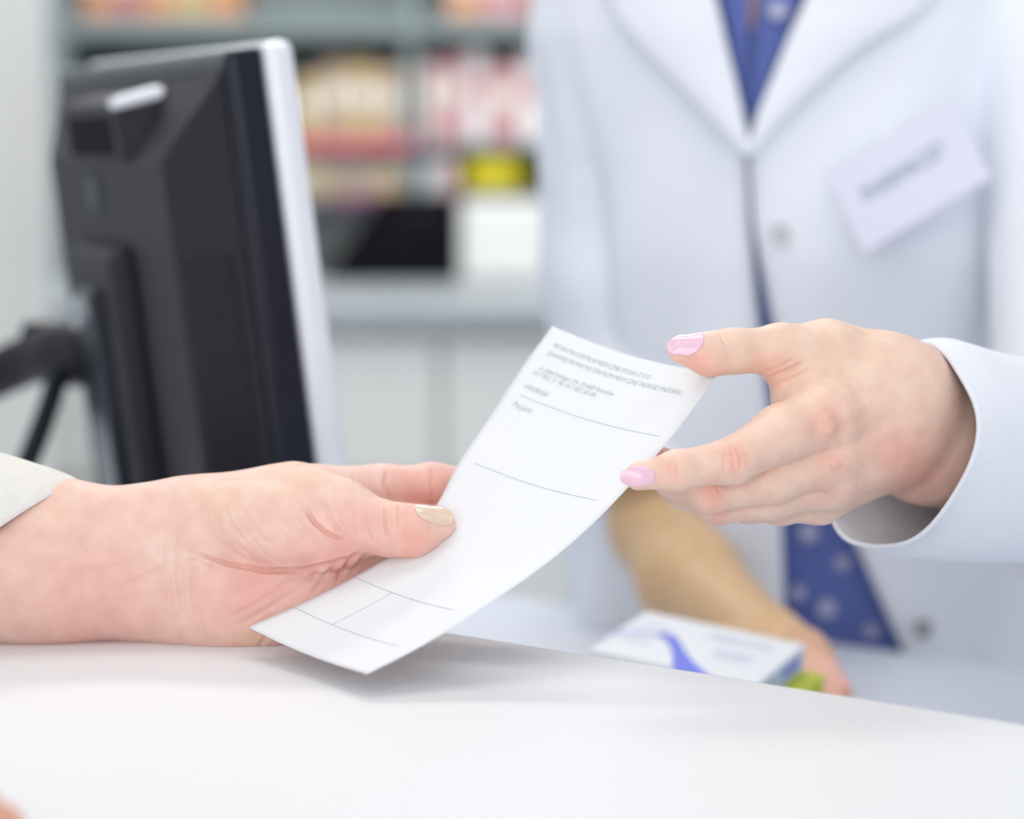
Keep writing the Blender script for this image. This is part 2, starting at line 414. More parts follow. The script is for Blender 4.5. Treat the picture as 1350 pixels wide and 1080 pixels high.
tag(tb, 'squat yellow plastic tub at the end of the bottom shelf', 'tub')
# back counter with drawers
zb = bz(362, ya)
bc = empty('back_counter', (bx(480), 3.9, 0))
yf = 3.35
box('counter_top', -1.6, 0.9, yf, 4.52, zb - 0.035, zb, M_cabgrey, bc, 0.003)
box('cabinet_body', -1.58, 0.88, yf + 0.04, 4.5, 0, zb - 0.0355, M_cabinet, bc)
for i in range(5):
    xa = -1.55 + i * 0.485
    for zz0, zz1 in ((zb - 0.24, zb - 0.05), (zb - 0.50, zb - 0.26), (0.06, zb - 0.52)):
        d = box('drawer_front', xa, xa + 0.475, yf + 0.018, yf + 0.0395, zz0, zz1, M_cabinet, bc, 0.002)
        box('handle', xa + 0.17, xa + 0.30, yf + 0.0, yf + 0.0175, zz1 - 0.055, zz1 - 0.035, M_cabgrey, d)
tag(bc, 'long white drawer counter with a grey top under the shelving', 'counter')
# black till printer with a sloping side
pr = empty('till_printer', (bx(530), ya - 0.1, zb))
yq0, yq1 = ya - 0.22, ya - 0.02
za, zc = zb + 0.0005, bz(258, ya - 0.22)
hexa('printer_body', [(bx(440), yq0, za), (bx(606), yq0, za), (bx(606), yq1, za), (bx(440), yq1, za)],
     [(bx(512), yq0, zc), (bx(606), yq0, zc), (bx(606), yq1, zc), (bx(512), yq1, zc)], M_hole, pr, 0.004)
box('paper_slot', bx(530), bx(592), yq0 - 0.002, yq0 - 0.0002, zc - 0.03, zc - 0.024, M_black, pr)
tag(pr, 'black machine with a sloping side on the back counter', 'printer')
# cream cupboard on the right of the machine, and grey tray left of it
cb = empty('white_cupboard', (bx(700), ya - 0.2, zb))
box('cupboard_body', bx(612), bx(860), ya - 0.24, ya - 0.02, zb + 0.0005, bz(268, ya - 0.24), M_cabinet, cb, 0.004)
box('cupboard_door', bx(618), bx(735), ya - 0.252, ya - 0.2405, zb + 0.008, bz(268, ya - 0.24) - 0.006, M_cabinet, cb, 0.002)
tag(cb, 'small white cupboard on the back counter beside the coat sleeve', 'cupboard')
lb = empty('white_panel_cabinet', (bx(40, 3.4), 3.3, 0))
box('cabinet_carcass', bx(-220, 3.2), bx(58, 3.2), 2.9, 3.25, 0, 2.3, M_cabinet, lb, 0.004)
box('cabinet_door', bx(-214, 3.2), bx(52, 3.2), 2.885, 2.8995, 0.05, 2.27, M_cabinet, lb, 0.003)
tag(lb, 'tall pale cabinet at the left edge behind the monitor', 'cabinet')

# ------------------------------------------------------------------ monitor
mo = empty('computer_monitor', (0, 0, 0))
TR_, TL_ = at(345, 60, 1.24), at(112, 88, 1.58)
aw = TL_ - TR_; aw[2] = 0; WID = np.linalg.norm(aw); aw = nrm(aw)
BRb = at(488, 700, 1.215)
uu = nrm(TR_ - BRb); uu = uu - aw * (uu @ aw); uu = nrm(uu)
nn_ = np.cross(aw, uu); nn_ = nn_ if nn_[1] > 0 else -nn_   # screen side normal (away from camera)
HGT = 0.315
mo.location = tuple(TR_ + aw * WID / 2 - uu * HGT / 2); mo.location[2] = Z_WORK
ORG = TR_ - uu * HGT
def Mo(a, h, d): return ORG + aw * a * WID + uu * h * HGT + nn_ * d   # a: 0 right edge..1 left edge, d>0 to the screen
def loft(name, rects, m, parent, bev=0.0, cap0=True, cap1=True):
    """rects: list of (a0,a1,h0,h1,d)"""
    V = []
    for a0, a1, h0, h1, d in rects: V += [Mo(a0, h0, d), Mo(a1, h0, d), Mo(a1, h1, d), Mo(a0, h1, d)]
    fc = grid_faces(len(rects), 4, True)
    if cap0: fc.append((0, 1, 2, 3))
    if cap1: n = 4 * (len(rects) - 1); fc.append((n + 3, n + 2, n + 1, n))
    o = mesh(name, V, fc, m, parent)
    bm = bmesh.new(); bm.from_mesh(o.data); bmesh.ops.recalc_face_normals(bm, faces=bm.faces); bm.to_mesh(o.data); bm.free()
    if bev: bevel(o, bev, 3)
    return o
fb = loft('front_bezel', [(-0.006, 1.006, -0.006, 1.006, 0.0), (-0.006, 1.006, -0.006, 1.006, 0.017)], M_silver, mo, 0.006)
loft('screen', [(0.04, 0.96, 0.07, 0.95, 0.0172), (0.04, 0.96, 0.07, 0.95, 0.0182)], M_screen, mo)
rim = loft('rear_rim', [(0.0, 1.0, 0, 1, -0.0005), (0.0, 1.0, 0, 1, -0.017), (0.012, 0.988, 0.012, 0.988, -0.020)], M_bezel, mo, 0.003)
hs = loft('rear_housing', [(0.02, 0.98, 0.02, 0.975, -0.0203), (0.03, 0.965, 0.025, 0.955, -0.0225), (0.15, 0.84, 0.07, 0.83, -0.046)], M_black, mo, 0.004)
# carrying handle; recess shade is a black plate, its highlight a silver strip
loft('carry_handle', [(0.27, 0.66, 0.83, 0.948, -0.022), (0.32, 0.65, 0.828, 0.932, -0.050)], M_black, mo, 0.004)
loft('handle_recess_shade', [(0.36, 0.62, 0.838, 0.908, -0.0485), (0.36, 0.62, 0.838, 0.908, -0.0506)], M_hole, mo)
loft('handle_highlight', [(0.26, 0.31, 0.930, 0.955, -0.026), (0.305, 0.345, 0.918, 0.940, -0.052)], M_silver, mo, 0.004)
# embossed round emblem and pillar cover
def mdisc(name, a, h, ra, rh, d0, d1, m, n=24):
    q = [Mo(a + ra * math.cos(2 * math.pi * j / n), h + rh * math.sin(2 * math.pi * j / n), d0) for j in range(n)]
    return mesh(name, q + [p - nn_ * (d0 - d1) for p in q], [tuple(range(n)), tuple(range(n, 2 * n))[::-1]] + [(j, (j + 1) % n, n + (j + 1) % n, n + j) for j in range(n)], m, mo)
mdisc('emblem', 0.56, 0.765, 0.035, 0.036, -0.0462, -0.0472, M_bezel)
loft('stand_column', [(0.38, 0.70, -0.08, 0.68, -0.0463), (0.40, 0.68, -0.08, 0.66, -0.058)], M_black, mo, 0.005)
loft('column_groove', [(0.47, 0.62, -0.06, 0.60, -0.0582), (0.49, 0.60, -0.06, 0.59, -0.0640)], M_bezel, mo, 0.003)
mdisc('bolt', 0.545, 0.55, 0.035, 0.030, -0.0642, -0.070, M_cabgrey)
# ventilation ribs on the right slope of the housing, many and fine
vs = []; vf = []
for i in range(48):
    h = 0.07 + i * 0.0125
    def sl(a): return -0.0225 - (a - 0.03) / 0.12 * 0.0235
    q = [(0.045, h), (0.135, h), (0.135, h + 0.006), (0.045, h + 0.006)]
    b0 = len(vs)
    vs += [Mo(a, hh, sl(a) + 0.001) for a, hh in q] + [Mo(a, hh, sl(a) - 0.0016) for a, hh in q]
    vf += [tuple(b0 + k for k in fc) for fc in HEXF]
vo = mesh('vent_ribs', vs, vf, M_bezel, mo); vo['kind'] = 'stuff'
# foot and swing arm
ft = Mo(0.54, 0, -0.05); 
V = []
for z, s in ((Z_WORK + 0.0005, 1), (Z_WORK + 0.014, 0.97), (Z_WORK + 0.02, 0.85)):
    for j in range(40):
        g = 2 * math.pi * j / 40; V.append((ft[0] + 0.11 * s * math.cos(g), ft[1] + 0.09 * s * math.sin(g), z))
mesh('foot', V, grid_faces(3, 40, True) + [tuple(range(40))[::-1], tuple(80 + j for j in range(40))], M_black, mo, True)
wire('swing_arm', [at(128, 470, 1.50), at(85, 468, 1.52), at(40, 474, 1.54), at(-30, 505, 1.56), at(-120, 540, 1.58)], [0.020, 0.021, 0.016, 0.015, 0.015], M_black, mo)
wire('swing_arm_joint', [at(30, 440, 1.545), at(70, 448, 1.545), at(100, 470, 1.545)], [0.008, 0.013, 0.018], M_bezel, mo)
wire('cable', [at(78, 490, 1.50), at(66, 530, 1.49), at(48, 580, 1.48), at(25, 640, 1.47), at(5, 720, 1.46), at(-40, 800, 1.45)], 0.0068, M_bezel, mo)
tag(mo, 'black computer monitor seen from behind with a silver front edge', 'monitor')
# ------------------------------------------------------------------ cartons on the desk
BLc, BRc, FRc = at(852, 806, 1.305), at(1062, 849, 1.27), at(985, 901, 1.20)
c1 = BRc - BLc; L1 = np.linalg.norm(c1); c1 = nrm(c1); c2 = FRc - BRc; c2 = c2 - c1 * (c2 @ c1); L2 = np.linalg.norm(c2); c2 = nrm(c2); c3 = np.cross(c1, c2); c3 = c3 if c3[2] < 0 else -c3
def Cb(a, b, d): return BLc + c1 * a * L1 + c2 * b * L2 + c3 * d   # a along, b to the viewer, d downwards
def cbox(name, a0, a1, b0, b1, d0, d1, m, parent, bev=0.0):
    return hexa(name, [Cb(a0, b0, d1), Cb(a1, b0, d1), Cb(a1, b1, d1), Cb(a0, b1, d1)], [Cb(a0, b0, d0), Cb(a1, b0, d0), Cb(a1, b1, d0), Cb(a0, b1, d0)], m, parent, bev)
def ribbon(name, pts_l, pts_r, fn, m, parent):
    n = len(pts_l); V = [fn(*p) for p in pts_l] + [fn(*p) for p in pts_r]
    return mesh(name, V, [(i, i + 1, n + i + 1, n + i) for i in range(n - 1)], m, parent)
def text_mesh(name, body, fn, size, m, parent, align='LEFT', shear=0.0, width=None):
    """flat lettering, each vertex laid on a surface by fn(x, y)"""
    cu = bpy.data.curves.new(name, 'FONT'); cu.body = body; cu.size = size; cu.align_x = align; cu.shear = shear; cu.resolution_u = 3
    ob = bpy.data.objects.new(name, cu); COL.objects.link(ob)
    dg = bpy.context.evaluated_depsgraph_get(); me0 = bpy.data.meshes.new_from_object(ob.evaluated_get(dg))
    co = np.array([v.co[:] for v in me0.vertices]); fc = [tuple(p.vertices) for p in me0.polygons]
    bpy.data.objects.remove(ob); bpy.data.curves.remove(cu); bpy.data.meshes.remove(me0)
    if width: co[:, 0] *= width / max(1e-9, (co[:, 0].max() - min(0, co[:, 0].min())))
    return mesh(name, [fn(x, y) for x, y, _ in co], fc, m, parent)
pk = empty('white_medicine_box', Cb(0.5, 0.5, 0.0145))
cbox('carton_body', 0, 1, 0, 1, 0, 0.0145, M_carton, pk, 0.0006)
cbox('end_flap', 1.0005, 1.004, 0.02, 0.98, 0.001, 0.0135, M_cartonside, pk)
def top_uv(px, py):
    r = at(px, py, 1.0) - CP; n = np.cross(c1, c2); p = CP + r * ((BLc - CP) @ n) / (r @ n) - BLc; return (float(p @ c1) / L1, float(p @ c2) / L2, -0.0003)
ribbon('printed_wave', [top_uv(*q) for q in catmull([(866, 838), (879, 846), (885, 858), (887, 872), (886, 888)], 14)], [top_uv(*q) for q in catmull([(872, 834), (891, 840), (901, 855), (913, 872), (936, 892)], 14)], Cb, M_blueprint, pk)
ribbon('printed_band', [top_uv(*q) for q in catmull([(800, 836), (835, 832), (868, 837)], 8)], [top_uv(*q) for q in catmull([(796, 840), (832, 836), (870, 841)], 8)], Cb, M_paleprint, pk)
text_mesh('printed_title', 'Aescin', lambda x, y: Cb(0.46 + x / L1, 0.30 - y / L2, -0.0003), 0.016, M_paleprint, pk, shear=0.3, width=0.036)
for k, (a0, a1, b) in enumerate([(0.06, 0.24, 0.25), (0.06, 0.26, 0.42), (0.08, 0.24, 0.62), (0.60, 0.85, 0.50), (0.62, 0.82, 0.60)]):
    ribbon('printed_line', [(a0, b, -0.0003), (a1, b, -0.0003)], [(a0, b + 0.03, -0.0003), (a1, b + 0.03, -0.0003)], Cb, M_paleprint, pk)
for k in range(9):
    b = 0.62 + k * 0.035
    ribbon('barcode_bar', [(1.0045, b, 0.003), (1.0045, b, 0.012)], [(1.0045, b + 0.015, 0.003), (1.0045, b + 0.015, 0.012)], Cb, M_cabgrey, pk)
ribbon('printed_line', [(1.0045, 0.12, 0.004), (1.0045, 0.48, 0.004)], [(1.0045, 0.12, 0.010), (1.0045, 0.48, 0.010)], Cb, M_blueprint, pk)
tag(pk, 'white medicine box with a blue printed wave lying behind the ledge', 'box')
lm = empty('lime_medicine_box', Cb(0.5, 0.5, 0.046))
cbox('carton_body', 0.02, 1.13, -0.02, 0.97, 0.015, 0.046, M_lime, lm, 0.0006)
cbox('end_flap', 1.1305, 1.133, 0.01, 0.95, 0.017, 0.044, M_lime, lm)
tag(lm, 'lime green medicine box under the white box', 'box')

# ------------------------------------------------------------------ prescription sheet
sL = catmull([J(728, 430, 42), J(690, 482, 35), J(647, 548, 26), J(604, 612, 15), J(578, 662, 5), J(546, 704, -3), J(508, 735, -12), J(462, 763, -19), J(395, 797, -28), J(327, 827, -36)], 120)
sR = catmull([J(946, 493, -18), J(914, 539, -26), J(880, 583, -34), J(823, 648, -46), J(766, 705, -57), J(699, 759, -70), J(604, 823, -87), J(545, 858, -97), J(484, 889, -106)], 120)
def arc(P):
    s = np.concatenate([[0], np.cumsum(np.linalg.norm(np.diff(P, axis=0), axis=1))]); return s / s[-1]
aL, aR = arc(sL), arc(sR)
PWID, PLEN = 0.092, 0.204
def sheet0(u, v):
    l = np.array([np.interp(v, aL, sL[:, k]) for k in range(3)]); r = np.array([np.interp(v, aR, sR[:, k]) for k in range(3)])
    p = l + (r - l) * u
    s = math.sin(math.pi * u) * (0.0030 - 0.0012 * v)
    return p + np.array([0, 0.35, -0.94]) * s
def sheet(u, v, off=0.0):
    if off == 0: return sheet0(u, v)
    e = 0.004; uu_, vv_ = min(max(u, e), 1 - e), min(max(v, e), 1 - e)
    n = nrm(np.cross(sheet0(uu_ + e, vv_) - sheet0(uu_ - e, vv_), sheet0(uu_, vv_ + e) - sheet0(uu_, vv_ - e)))
    if n @ FW > 0: n = -n
    return sheet0(u, v) + n * off
sh = empty('prescription_sheet', sheet(0.5, 0.5))
NU, NV = 26, 70
pv = [sheet(i / (NU - 1), j / (NV - 1)) for j in range(NV) for i in range(NU)]
po = mesh('paper', pv, grid_faces(NV, NU), M_paper, sh, True); solid(po, 0.00016, 0)
# pixel -> sheet coordinates
gu, gv = np.meshgrid(np.linspace(0, 1, 81), np.linspace(0, 1, 161)); gp = proj(np.array([sheet0(a, b) for a, b in zip(gu.ravel(), gv.ravel())]))
def puv(px, py):
    k = np.argmin((gp[:, 0] - px) ** 2 + (gp[:, 1] - py) ** 2); return gu.ravel()[k], gv.ravel()[k]
def rule(pa, pb, wid=0.00034, n=24, m=M_ink2):
    (u0, v0), (u1, v1) = pa, pb
    du, dv = (u1 - u0) * PWID, (v1 - v0) * PLEN; L = math.hypot(du, dv); ox, oy = -dv / L * wid / 2 / PWID, du / L * wid / 2 / PLEN
    P = [(u0 + (u1 - u0) * t, v0 + (v1 - v0) * t) for t in np.linspace(0, 1, n)]
    ribbon('printed_rule', [(u + ox, v + oy, 0.00016) for u, v in P], [(u - ox, v - oy, 0.00016) for u, v in P], sheet, m, sh)
def hrule(pxa, pxb):
    a, b = puv(*pxa), puv(*pxb); v = (a[1] + b[1]) / 2; rule((a[0], v), (b[0], v)); return a[0], b[0], v
r1 = hrule((684, 523), (871, 572)); r2 = hrule((623, 617), (792, 655)); r3 = hrule((462, 764), (604, 803)); r4 = hrule((386, 802), (529, 852))
um = puv(515, 784)[0]; rule((um, r3[2]), (um, r4[2]), 0.0003)
for body, pa, pb in [('PRYWATNE CENTRUM MEDYCZNE SPÓŁKA Z O.O.', (727, 457), (860, 498)),
                     ('(DAWNIEJ PRYWATNE CENTRUM MEDYCZNE TADEUSZ MAZUREK)', (722, 466), (899, 517)),
                     ('ul. Jabłońskiego 2/4, 35-068 Rzeszów', (710, 486), (811, 518)),
                     ('017 852 31 96, 017 852 60 84', (704, 492), (787, 521)),
                     ('690280260', (692, 509), (723, 520)), ('Pacjent', (677, 532), (702, 544))]:
    a, b = puv(*pa), puv(*pb); v = (a[1] + b[1]) / 2 + 0.006; big = body == 'Pacjent'
    text_mesh('printed_text', body, lambda x, y: sheet(a[0] + x / PWID, v - y / PLEN, 0.00017), 0.0040 if big else 0.0034, M_ink, sh, shear=0.2, width=(b[0] - a[0]) * PWID)
tag(sh, 'long white printed prescription sheet passed from hand to hand', 'paper')

# ------------------------------------------------------------------ nails
def nail(name, c, a, n, L, Wd, m, parent, sdf=None, curve=1.15, lcurve=0.18, tipw=0.92, thick=0.0006):
    """c centre on finger, a towards tip, n outwards"""
    a = nrm(a); n = nrm(np.asarray(n) - a * (np.asarray(n) @ a)); s = np.cross(a, n); Rr = Wd / 2 / math.sin(curve / 1.0) if curve < 1.5 else Wd / 2
    nu_, nv_ = 17, 17; V = []
    for i in range(nu_):
        for j in range(nv_):
            x, y = -1 + 2 * i / (nu_ - 1), -1 + 2 * j / (nv_ - 1)
            # squircle outline
            X = x * math.sqrt(1 - 0.42 * y * y); Y = y * math.sqrt(1 - (0.46 if x < 0 else 0.36) * x * x)
            w_ = 1 if x < 0 else 1 - (1 - tipw) * x
            g = Y * curve * w_
            V.append(np.asarray(c) + a * X * L / 2 + s * Rr * math.sin(g) + n * (Rr * (math.cos(g) - 1) - lcurve * L / 2 * X * X * (1 if x > 0 else 0.9)))
    V = np.array(V)
    if sdf is not None:   # sit on the skin, never under it
        for _ in range(4): V = V + n * np.clip(0.0005 - sdf(V.astype(np.float32)), -0.0006, 0.004)[:, None] * 0.8
        G_ = V.reshape(nu_, nv_, 3)
        for _ in range(3): G_[1:-1, 1:-1] = 0.4 * G_[1:-1, 1:-1] + 0.15 * (G_[2:, 1:-1] + G_[:-2, 1:-1] + G_[1:-1, 2:] + G_[1:-1, :-2])
        V = G_.reshape(-1, 3)
    o = mesh(name, V, grid_faces(nu_, nv_), m, parent, True)
    bm = bmesh.new(); bm.from_mesh(o.data)
    for f_ in bm.faces: 
        if f_.normal @ Vector(n) < 0: f_.normal_flip()
    bm.to_mesh(o.data); bm.free()
    solid(o, thick, -1); subsurf(o, 1)
    return o

# ------------------------------------------------------------------ customer (left): forearm and hand with thumb on the sheet
cu = empty('person', J(-300, 800, 0))
CAMX, CAMY, CAMZ = RT, UP, FW
palm_n = nrm(-FW + 0.25 * UP)
forearm = blend([
    (cone(J(-420, 748, -8), J(60, 742, 0), 0.038, 0.0318, FW, 0.80), 0),
    (cone(J(60, 742, 0), J(245, 745, 2), 0.0318, 0.0300, FW, 0.76), 0.012),
])
palm = blend([
    (forearm, 0),
    (cone(J(245, 745, 2), J(395, 735, 10), 0.0300, 0.0330, FW, 0.62), 0.016),        # carpus and palm block
    (cone(J(395, 735, 14), J(470, 708, 30), 0.0320, 0.0270, FW, 0.50), 0.012),
    (cone(J(262, 690, 4), J(385, 649, 14), 0.0150, 0.0095), 0.012),                   # base of thumb metacarpal, upper silhouette
])
hypo = blend([(ell(J(333, 800, -3), [RT + 0.08 * UP, UP, FW], [0.040, 0.0180, 0.0185]), 0),
              (cone(J(300, 800, -1), J(440, 785, 10), 0.0165, 0.0120), 0.012)])
thenar = blend([
    (ell(J(365, 694, -7), [RT - 0.22 * UP, UP + 0.22 * RT, FW], [0.0395, 0.0185, 0.0190]), 0),
    (cone(J(385, 650, 2), J(440, 674, -6), 0.0105, 0.0130), 0.008),
])
thumb = chain([J(405, 662, -4), J(462, 685, -9), J(512, 698, -14), J(546, 701, -15), J(578, 691, -13)], [0.0150, 0.0126, 0.0103, 0.0103, 0.0070], 0.005)
index = chain([J(430, 652, 18), J(505, 643, 27), J(570, 638, 31), J(640, 642, 33), J(690, 655, 30)], [0.0120, 0.0092, 0.0084, 0.0078, 0.0065], 0.004)
middle = chain([J(440, 690, 18), J(510, 694, 24), J(590, 694, 24), J(660, 688, 20), J(705, 686, 14)], [0.0120, 0.0096, 0.0088, 0.0080, 0.0068], 0.004)
ring = chain([J(440, 725, 14), J(505, 735, 18), J(580, 738, 12), J(640, 730, 4), J(680, 722, -4)], [0.0115, 0.0092, 0.0084, 0.0076, 0.0064], 0.004)
pinky = chain([J(430, 762, 10), J(490, 775, 12), J(545, 782, 6), J(590, 776, 0), J(620, 770, -6)], [0.0105, 0.0082, 0.0074, 0.0068, 0.0058], 0.004)
def hand_left(P):
    b = smin(palm(P), hypo(P), 0.010)
    t = smin(thenar(P), thumb(P), 0.007)
    o = smin(b, t, 0.0028)
    fs = [smin(b, g(P), 0.007) for g in (index, middle, ring, pinky)]
    d = fs[0]
    for g in fs[1:]: d = smin(d, g, 0.0012)
    return smin(d, o, 0.0012)
lo, hi = bounds([J(-430, 600, 0), J(730, 880, 40), J(300, 700, -35)], 0.03)
lo[1] -= 0.02; hi[1] += 0.02
VA, QA, NA = surface_nets(hand_left, lo, hi, 0.00068)
strokes = [  # (pixels, width px, depth mm)
    ([(252, 727), (275, 735), (300, 743), (350, 753), (400, 752), (440, 743), (474, 732)], 3.0, 1.3),
    ([(262, 736), (255, 770), (258, 800), (268, 832)], 4.5, 0.6), ([(246, 650), (236, 700), (236, 760), (246, 825)], 4.5, 0.5),
    ([(228, 670), (220, 740), (226, 815)], 4.5, 0.4), ([(240, 742), (262, 738), (290, 752)], 3, 0.5),
    ([(402, 668), (414, 688), (430, 703), (454, 714)], 2.8, 1.6), ([(394, 655), (401, 676), (420, 700)], 2.6, 0.4),
    ([(426, 658), (435, 682), (452, 706)], 3.0, 0.7), ([(440, 650), (452, 680), (460, 704)], 2.8, 0.35), ([(412, 652), (424, 672), (440, 690)], 2.6, 0.3),
    ([(378, 646), (396, 684), (418, 712)], 2.4, 0.22), ([(296, 668), (306, 695), (326, 716)], 3.0, 0.40), ([(312, 658), (336, 696), (366, 728)], 2.5, 0.30),
    ([(328, 652), (356, 690), (398, 724)], 2.5, 0.26), ([(348, 648), (376, 686), (414, 714)], 2.5, 0.22), ([(300, 690), (318, 722), (340, 742)], 2.5, 0.25),
    ([(324, 700), (350, 732), (376, 745)], 2.4, 0.22), ([(275, 664), (288, 694), (300, 716)], 3, 0.2), ([(362, 646), (392, 694), (408, 716)], 2.2, 0.15), ([(340, 660), (352, 676), (384, 716)], 2.2, 0.14),
    ([(509, 664), (507, 690), (514, 712)], 2.6, 0.85), ([(517, 662), (516, 680), (517, 700)], 2.2, 0.5), ([(524, 664), (525, 684), (522, 700)], 2.2, 0.75), ([(498, 668), (498, 695), (505, 714)], 2.2, 0.2),
    ([(482, 672), (484, 700), (492, 716)], 2.4, 0.3), ([(466, 664), (468, 690), (474, 714)], 2.4, 0.22), ([(534, 676), (537, 696), (534, 712)], 2.2, 0.2), ([(516, 730), (526, 718), (545, 712)], 2.4, 0.2),
    ([(570, 612), (569, 640), (573, 664)], 2.4, 0.6, 0.9, 1.2), ([(510, 618), (508, 640), (516, 662)], 3.0, 0.9), ([(487, 622), (492, 645), (500, 655)], 2.6, 0.4), ([(465, 624), (470, 640)], 2.6, 0.3),
    ([(395, 747), (370, 775), (330, 800), (296, 818)], 2.8, 0.35), ([(432, 740), (400, 770), (356, 800), (310, 828)], 2.8, 0.35), ([(449, 735), (427, 762), (410, 784)], 2.8, 0.5),
    ([(350, 765), (310, 788), (276, 800)], 2.6, 0.22), ([(472, 728), (457, 745), (440, 772)], 3.0, 0.8), ([(340, 854), (354, 836)], 2.8, 0.6), ([(484, 728), (474, 742), (462, 758)], 2.6, 0.5),
    ([(160, 766), (190, 754), (222, 735)], 5, -0.5), ([(90, 748), (150, 740), (205, 722)], 8, -0.35),
]
VA = sculpt(VA, NA, strokes)
RED, PINK, PALE, YEL = (0.80, 0.30, 0.24), (0.84, 0.43, 0.38), (0.90, 0.68, 0.60), (0.84, 0.60, 0.42)
CA = tint(VA, NA, (0.835, 0.585, 0.500), [
    (330, 790, 60, PINK, .75), (420, 765, 45, PINK, .6), (460, 745, 35, RED, .45), (545, 715, 32, RED, .5), (470, 700, 35, PINK, .5), (400, 735, 40, PINK, .4),
    (545, 650, 34, RED, .45), (590, 640, 30, RED, .35), (510, 672, 14, YEL, .3), (120, 790, 90, PINK, .45), (210, 735, 26, PALE, .4), (60, 690, 80, YEL, .25),
    (300, 660, 55, YEL, .3), (395, 630, 40, YEL, .35), (330, 845, 30, YEL, .5), (370, 700, 35, PALE, .25), (425, 755, 9, PALE, .5), (398, 772, 10, PALE, .5), (460, 752, 6, PALE, .4), (380, 760, 12, PALE, .3)])
# her other hand rests at the near corner of the ledge, mostly out of frame
zl = Z_LEDGE
def G(px, py, h): p = ground(px, py, zl); return p + np.array([0, 0, h])
tipc = ground(8, 1134, zl)
def H2(x, y, h): return np.array([tipc[0] + x, tipc[1] + y, zl + h])
ofingers = [chain([H2(-0.062, -0.045, 0.026), H2(-0.030, -0.020, 0.024), H2(-0.002, 0.0, 0.0088)], [0.0095, 0.0088, 0.0078], 0.004),
            chain([H2(-0.068, -0.024, 0.025), H2(-0.036, 0.004, 0.024), H2(-0.012, 0.018, 0.0085)], [0.0095, 0.0088, 0.0078], 0.004),
            chain([H2(-0.080, -0.004, 0.023), H2(-0.052, 0.018, 0.022), H2(-0.032, 0.030, 0.0080)], [0.009, 0.0082, 0.0074], 0.004),
            chain([H2(-0.092, 0.012, 0.020), H2(-0.072, 0.030, 0.018), H2(-0.056, 0.038, 0.0072)], [0.0082, 0.0074, 0.0066], 0.004),
            chain([H2(-0.095, -0.062, 0.022), H2(-0.062, -0.066, 0.018), H2(-0.038, -0.060, 0.0098)], [0.013, 0.0105, 0.0088], 0.005)]
opalm = blend([(cone(H2(-0.075, -0.032, 0.022), H2(-0.135, -0.070, 0.028), 0.022, 0.026, [0, 0, 1], 0.55), 0), (cone(H2(-0.090, 0.002, 0.020), H2(-0.140, -0.060, 0.028), 0.014, 0.022, [0, 0, 1], 0.7), 0.01),
               (cone(H2(-0.145, -0.072, 0.030), H2(-0.33, -0.16, 0.045), 0.026, 0.034, [0, 0, 1], 0.78), 0.014)])
def hand_other(P):
    b = opalm(P); d = None
    for g in ofingers:
        q = smin(b, g(P), 0.006); d = q if d is None else smin(d, q, 0.001)
    return d
lo, hi = bounds([H2(-0.36, -0.2, -0.0), H2(0.01, 0.05, 0.09)], 0.012)
VO, QO, NO = surface_nets(hand_other, lo, hi, 0.0016)
LE, RE = J(-800, 690, -60), H2(-0.33, -0.16, 0.045)
LSH, RSH = np.array([-0.70, 0.84, 1.42]), np.array([-0.70, 0.44, 1.42])
ctrunk = blend([(chain([J(-380, 745, -8), LE, LSH], [0.036, 0.036, 0.042], 0.02), 0), (cone(LSH, RSH, 0.045, 0.045), 0.04), (cone([-0.74, 0.64, 0.9], [-0.73, 0.64, 1.36], 0.13, 0.13, [1, 0, 0], 0.7), 0.04),
                (chain([RSH, RE + np.array([-0.04, -0.02, 0.02]), H2(-0.25, -0.12, 0.038)], [0.042, 0.034, 0.031], 0.02), 0.03), (cone([-0.73, 0.64, 1.42], [-0.70, 0.64, 1.56], 0.055, 0.055), 0.03)])
VC_, QC_, NC_ = surface_nets(ctrunk, [-0.92, 0.30, 0.74], [-0.10, 1.12, 1.66], 0.009)
CO = np.tile(np.array((0.76, 0.40, 0.30)), (len(VO), 1))
bo_ = body_mesh('body', [(VA, QA, CA), (VO, QO, CO), (VC_, QC_, np.tile(np.array((0.80, 0.52, 0.42)), (len(VC_), 1)))], M_skinA, cu)
tip_a = J(577, 690, -13) - J(530, 700, -15)
nail('thumb_nail', J(573, 676, -18.5), tip_a + UP * 0.001, UP * 0.80 - FW * 0.62 - RT * 0.08, 0.0150, 0.0115, M_nailA, cu, hand_left, curve=0.85, lcurve=0.10, tipw=0.95)
# sleeve of the cream jumper
def ringp(px, py, dz, Upx, Vpx):
    c = J(px, py, dz); return (c, J(px + Upx[0], py + Upx[1], dz + Upx[2]) - c, J(px + Vpx[0], py + Vpx[1], dz + Vpx[2]) - c)
def kfold(t, g): return 0.012 * math.sin(3 * g + 9 * t) * math.sin(6 * t) + 0.02 * math.exp(-((t - 0.35) / 0.1) ** 2) * math.cos(g * 2)
srings = [ringp(-26, 744, -2, (134, -108, 4), (-48, 6, -34)), ringp(-70, 738, -3, (122, -124, 4), (-48, 6, -37)), ringp(-190, 722, -6, (70, -150, 3), (-40, 5, -41)),
          ringp(-420, 716, -14, (20, -160, 0), (-15, 0, -44)), ringp(-640, 700, -34, (0, -165, 0), (10, 0, -46)), (LE + np.array([-0.01, 0, 0.01]), np.array([0.02, 0, 0.056]), np.array([0, -0.056, 0])),
          (LE * 0.5 + LSH * 0.5, np.array([0.045, 0, 0.038]), np.array([0, -0.06, 0])), (LSH + np.array([0, -0.01, -0.02]), np.array([0.06, 0, 0.04]), np.array([0, -0.07, 0.0]))]
sl = tube('sleeve', srings, M_sweater, cu, nr=90, ns=64, fold=kfold, thick=0.0022)
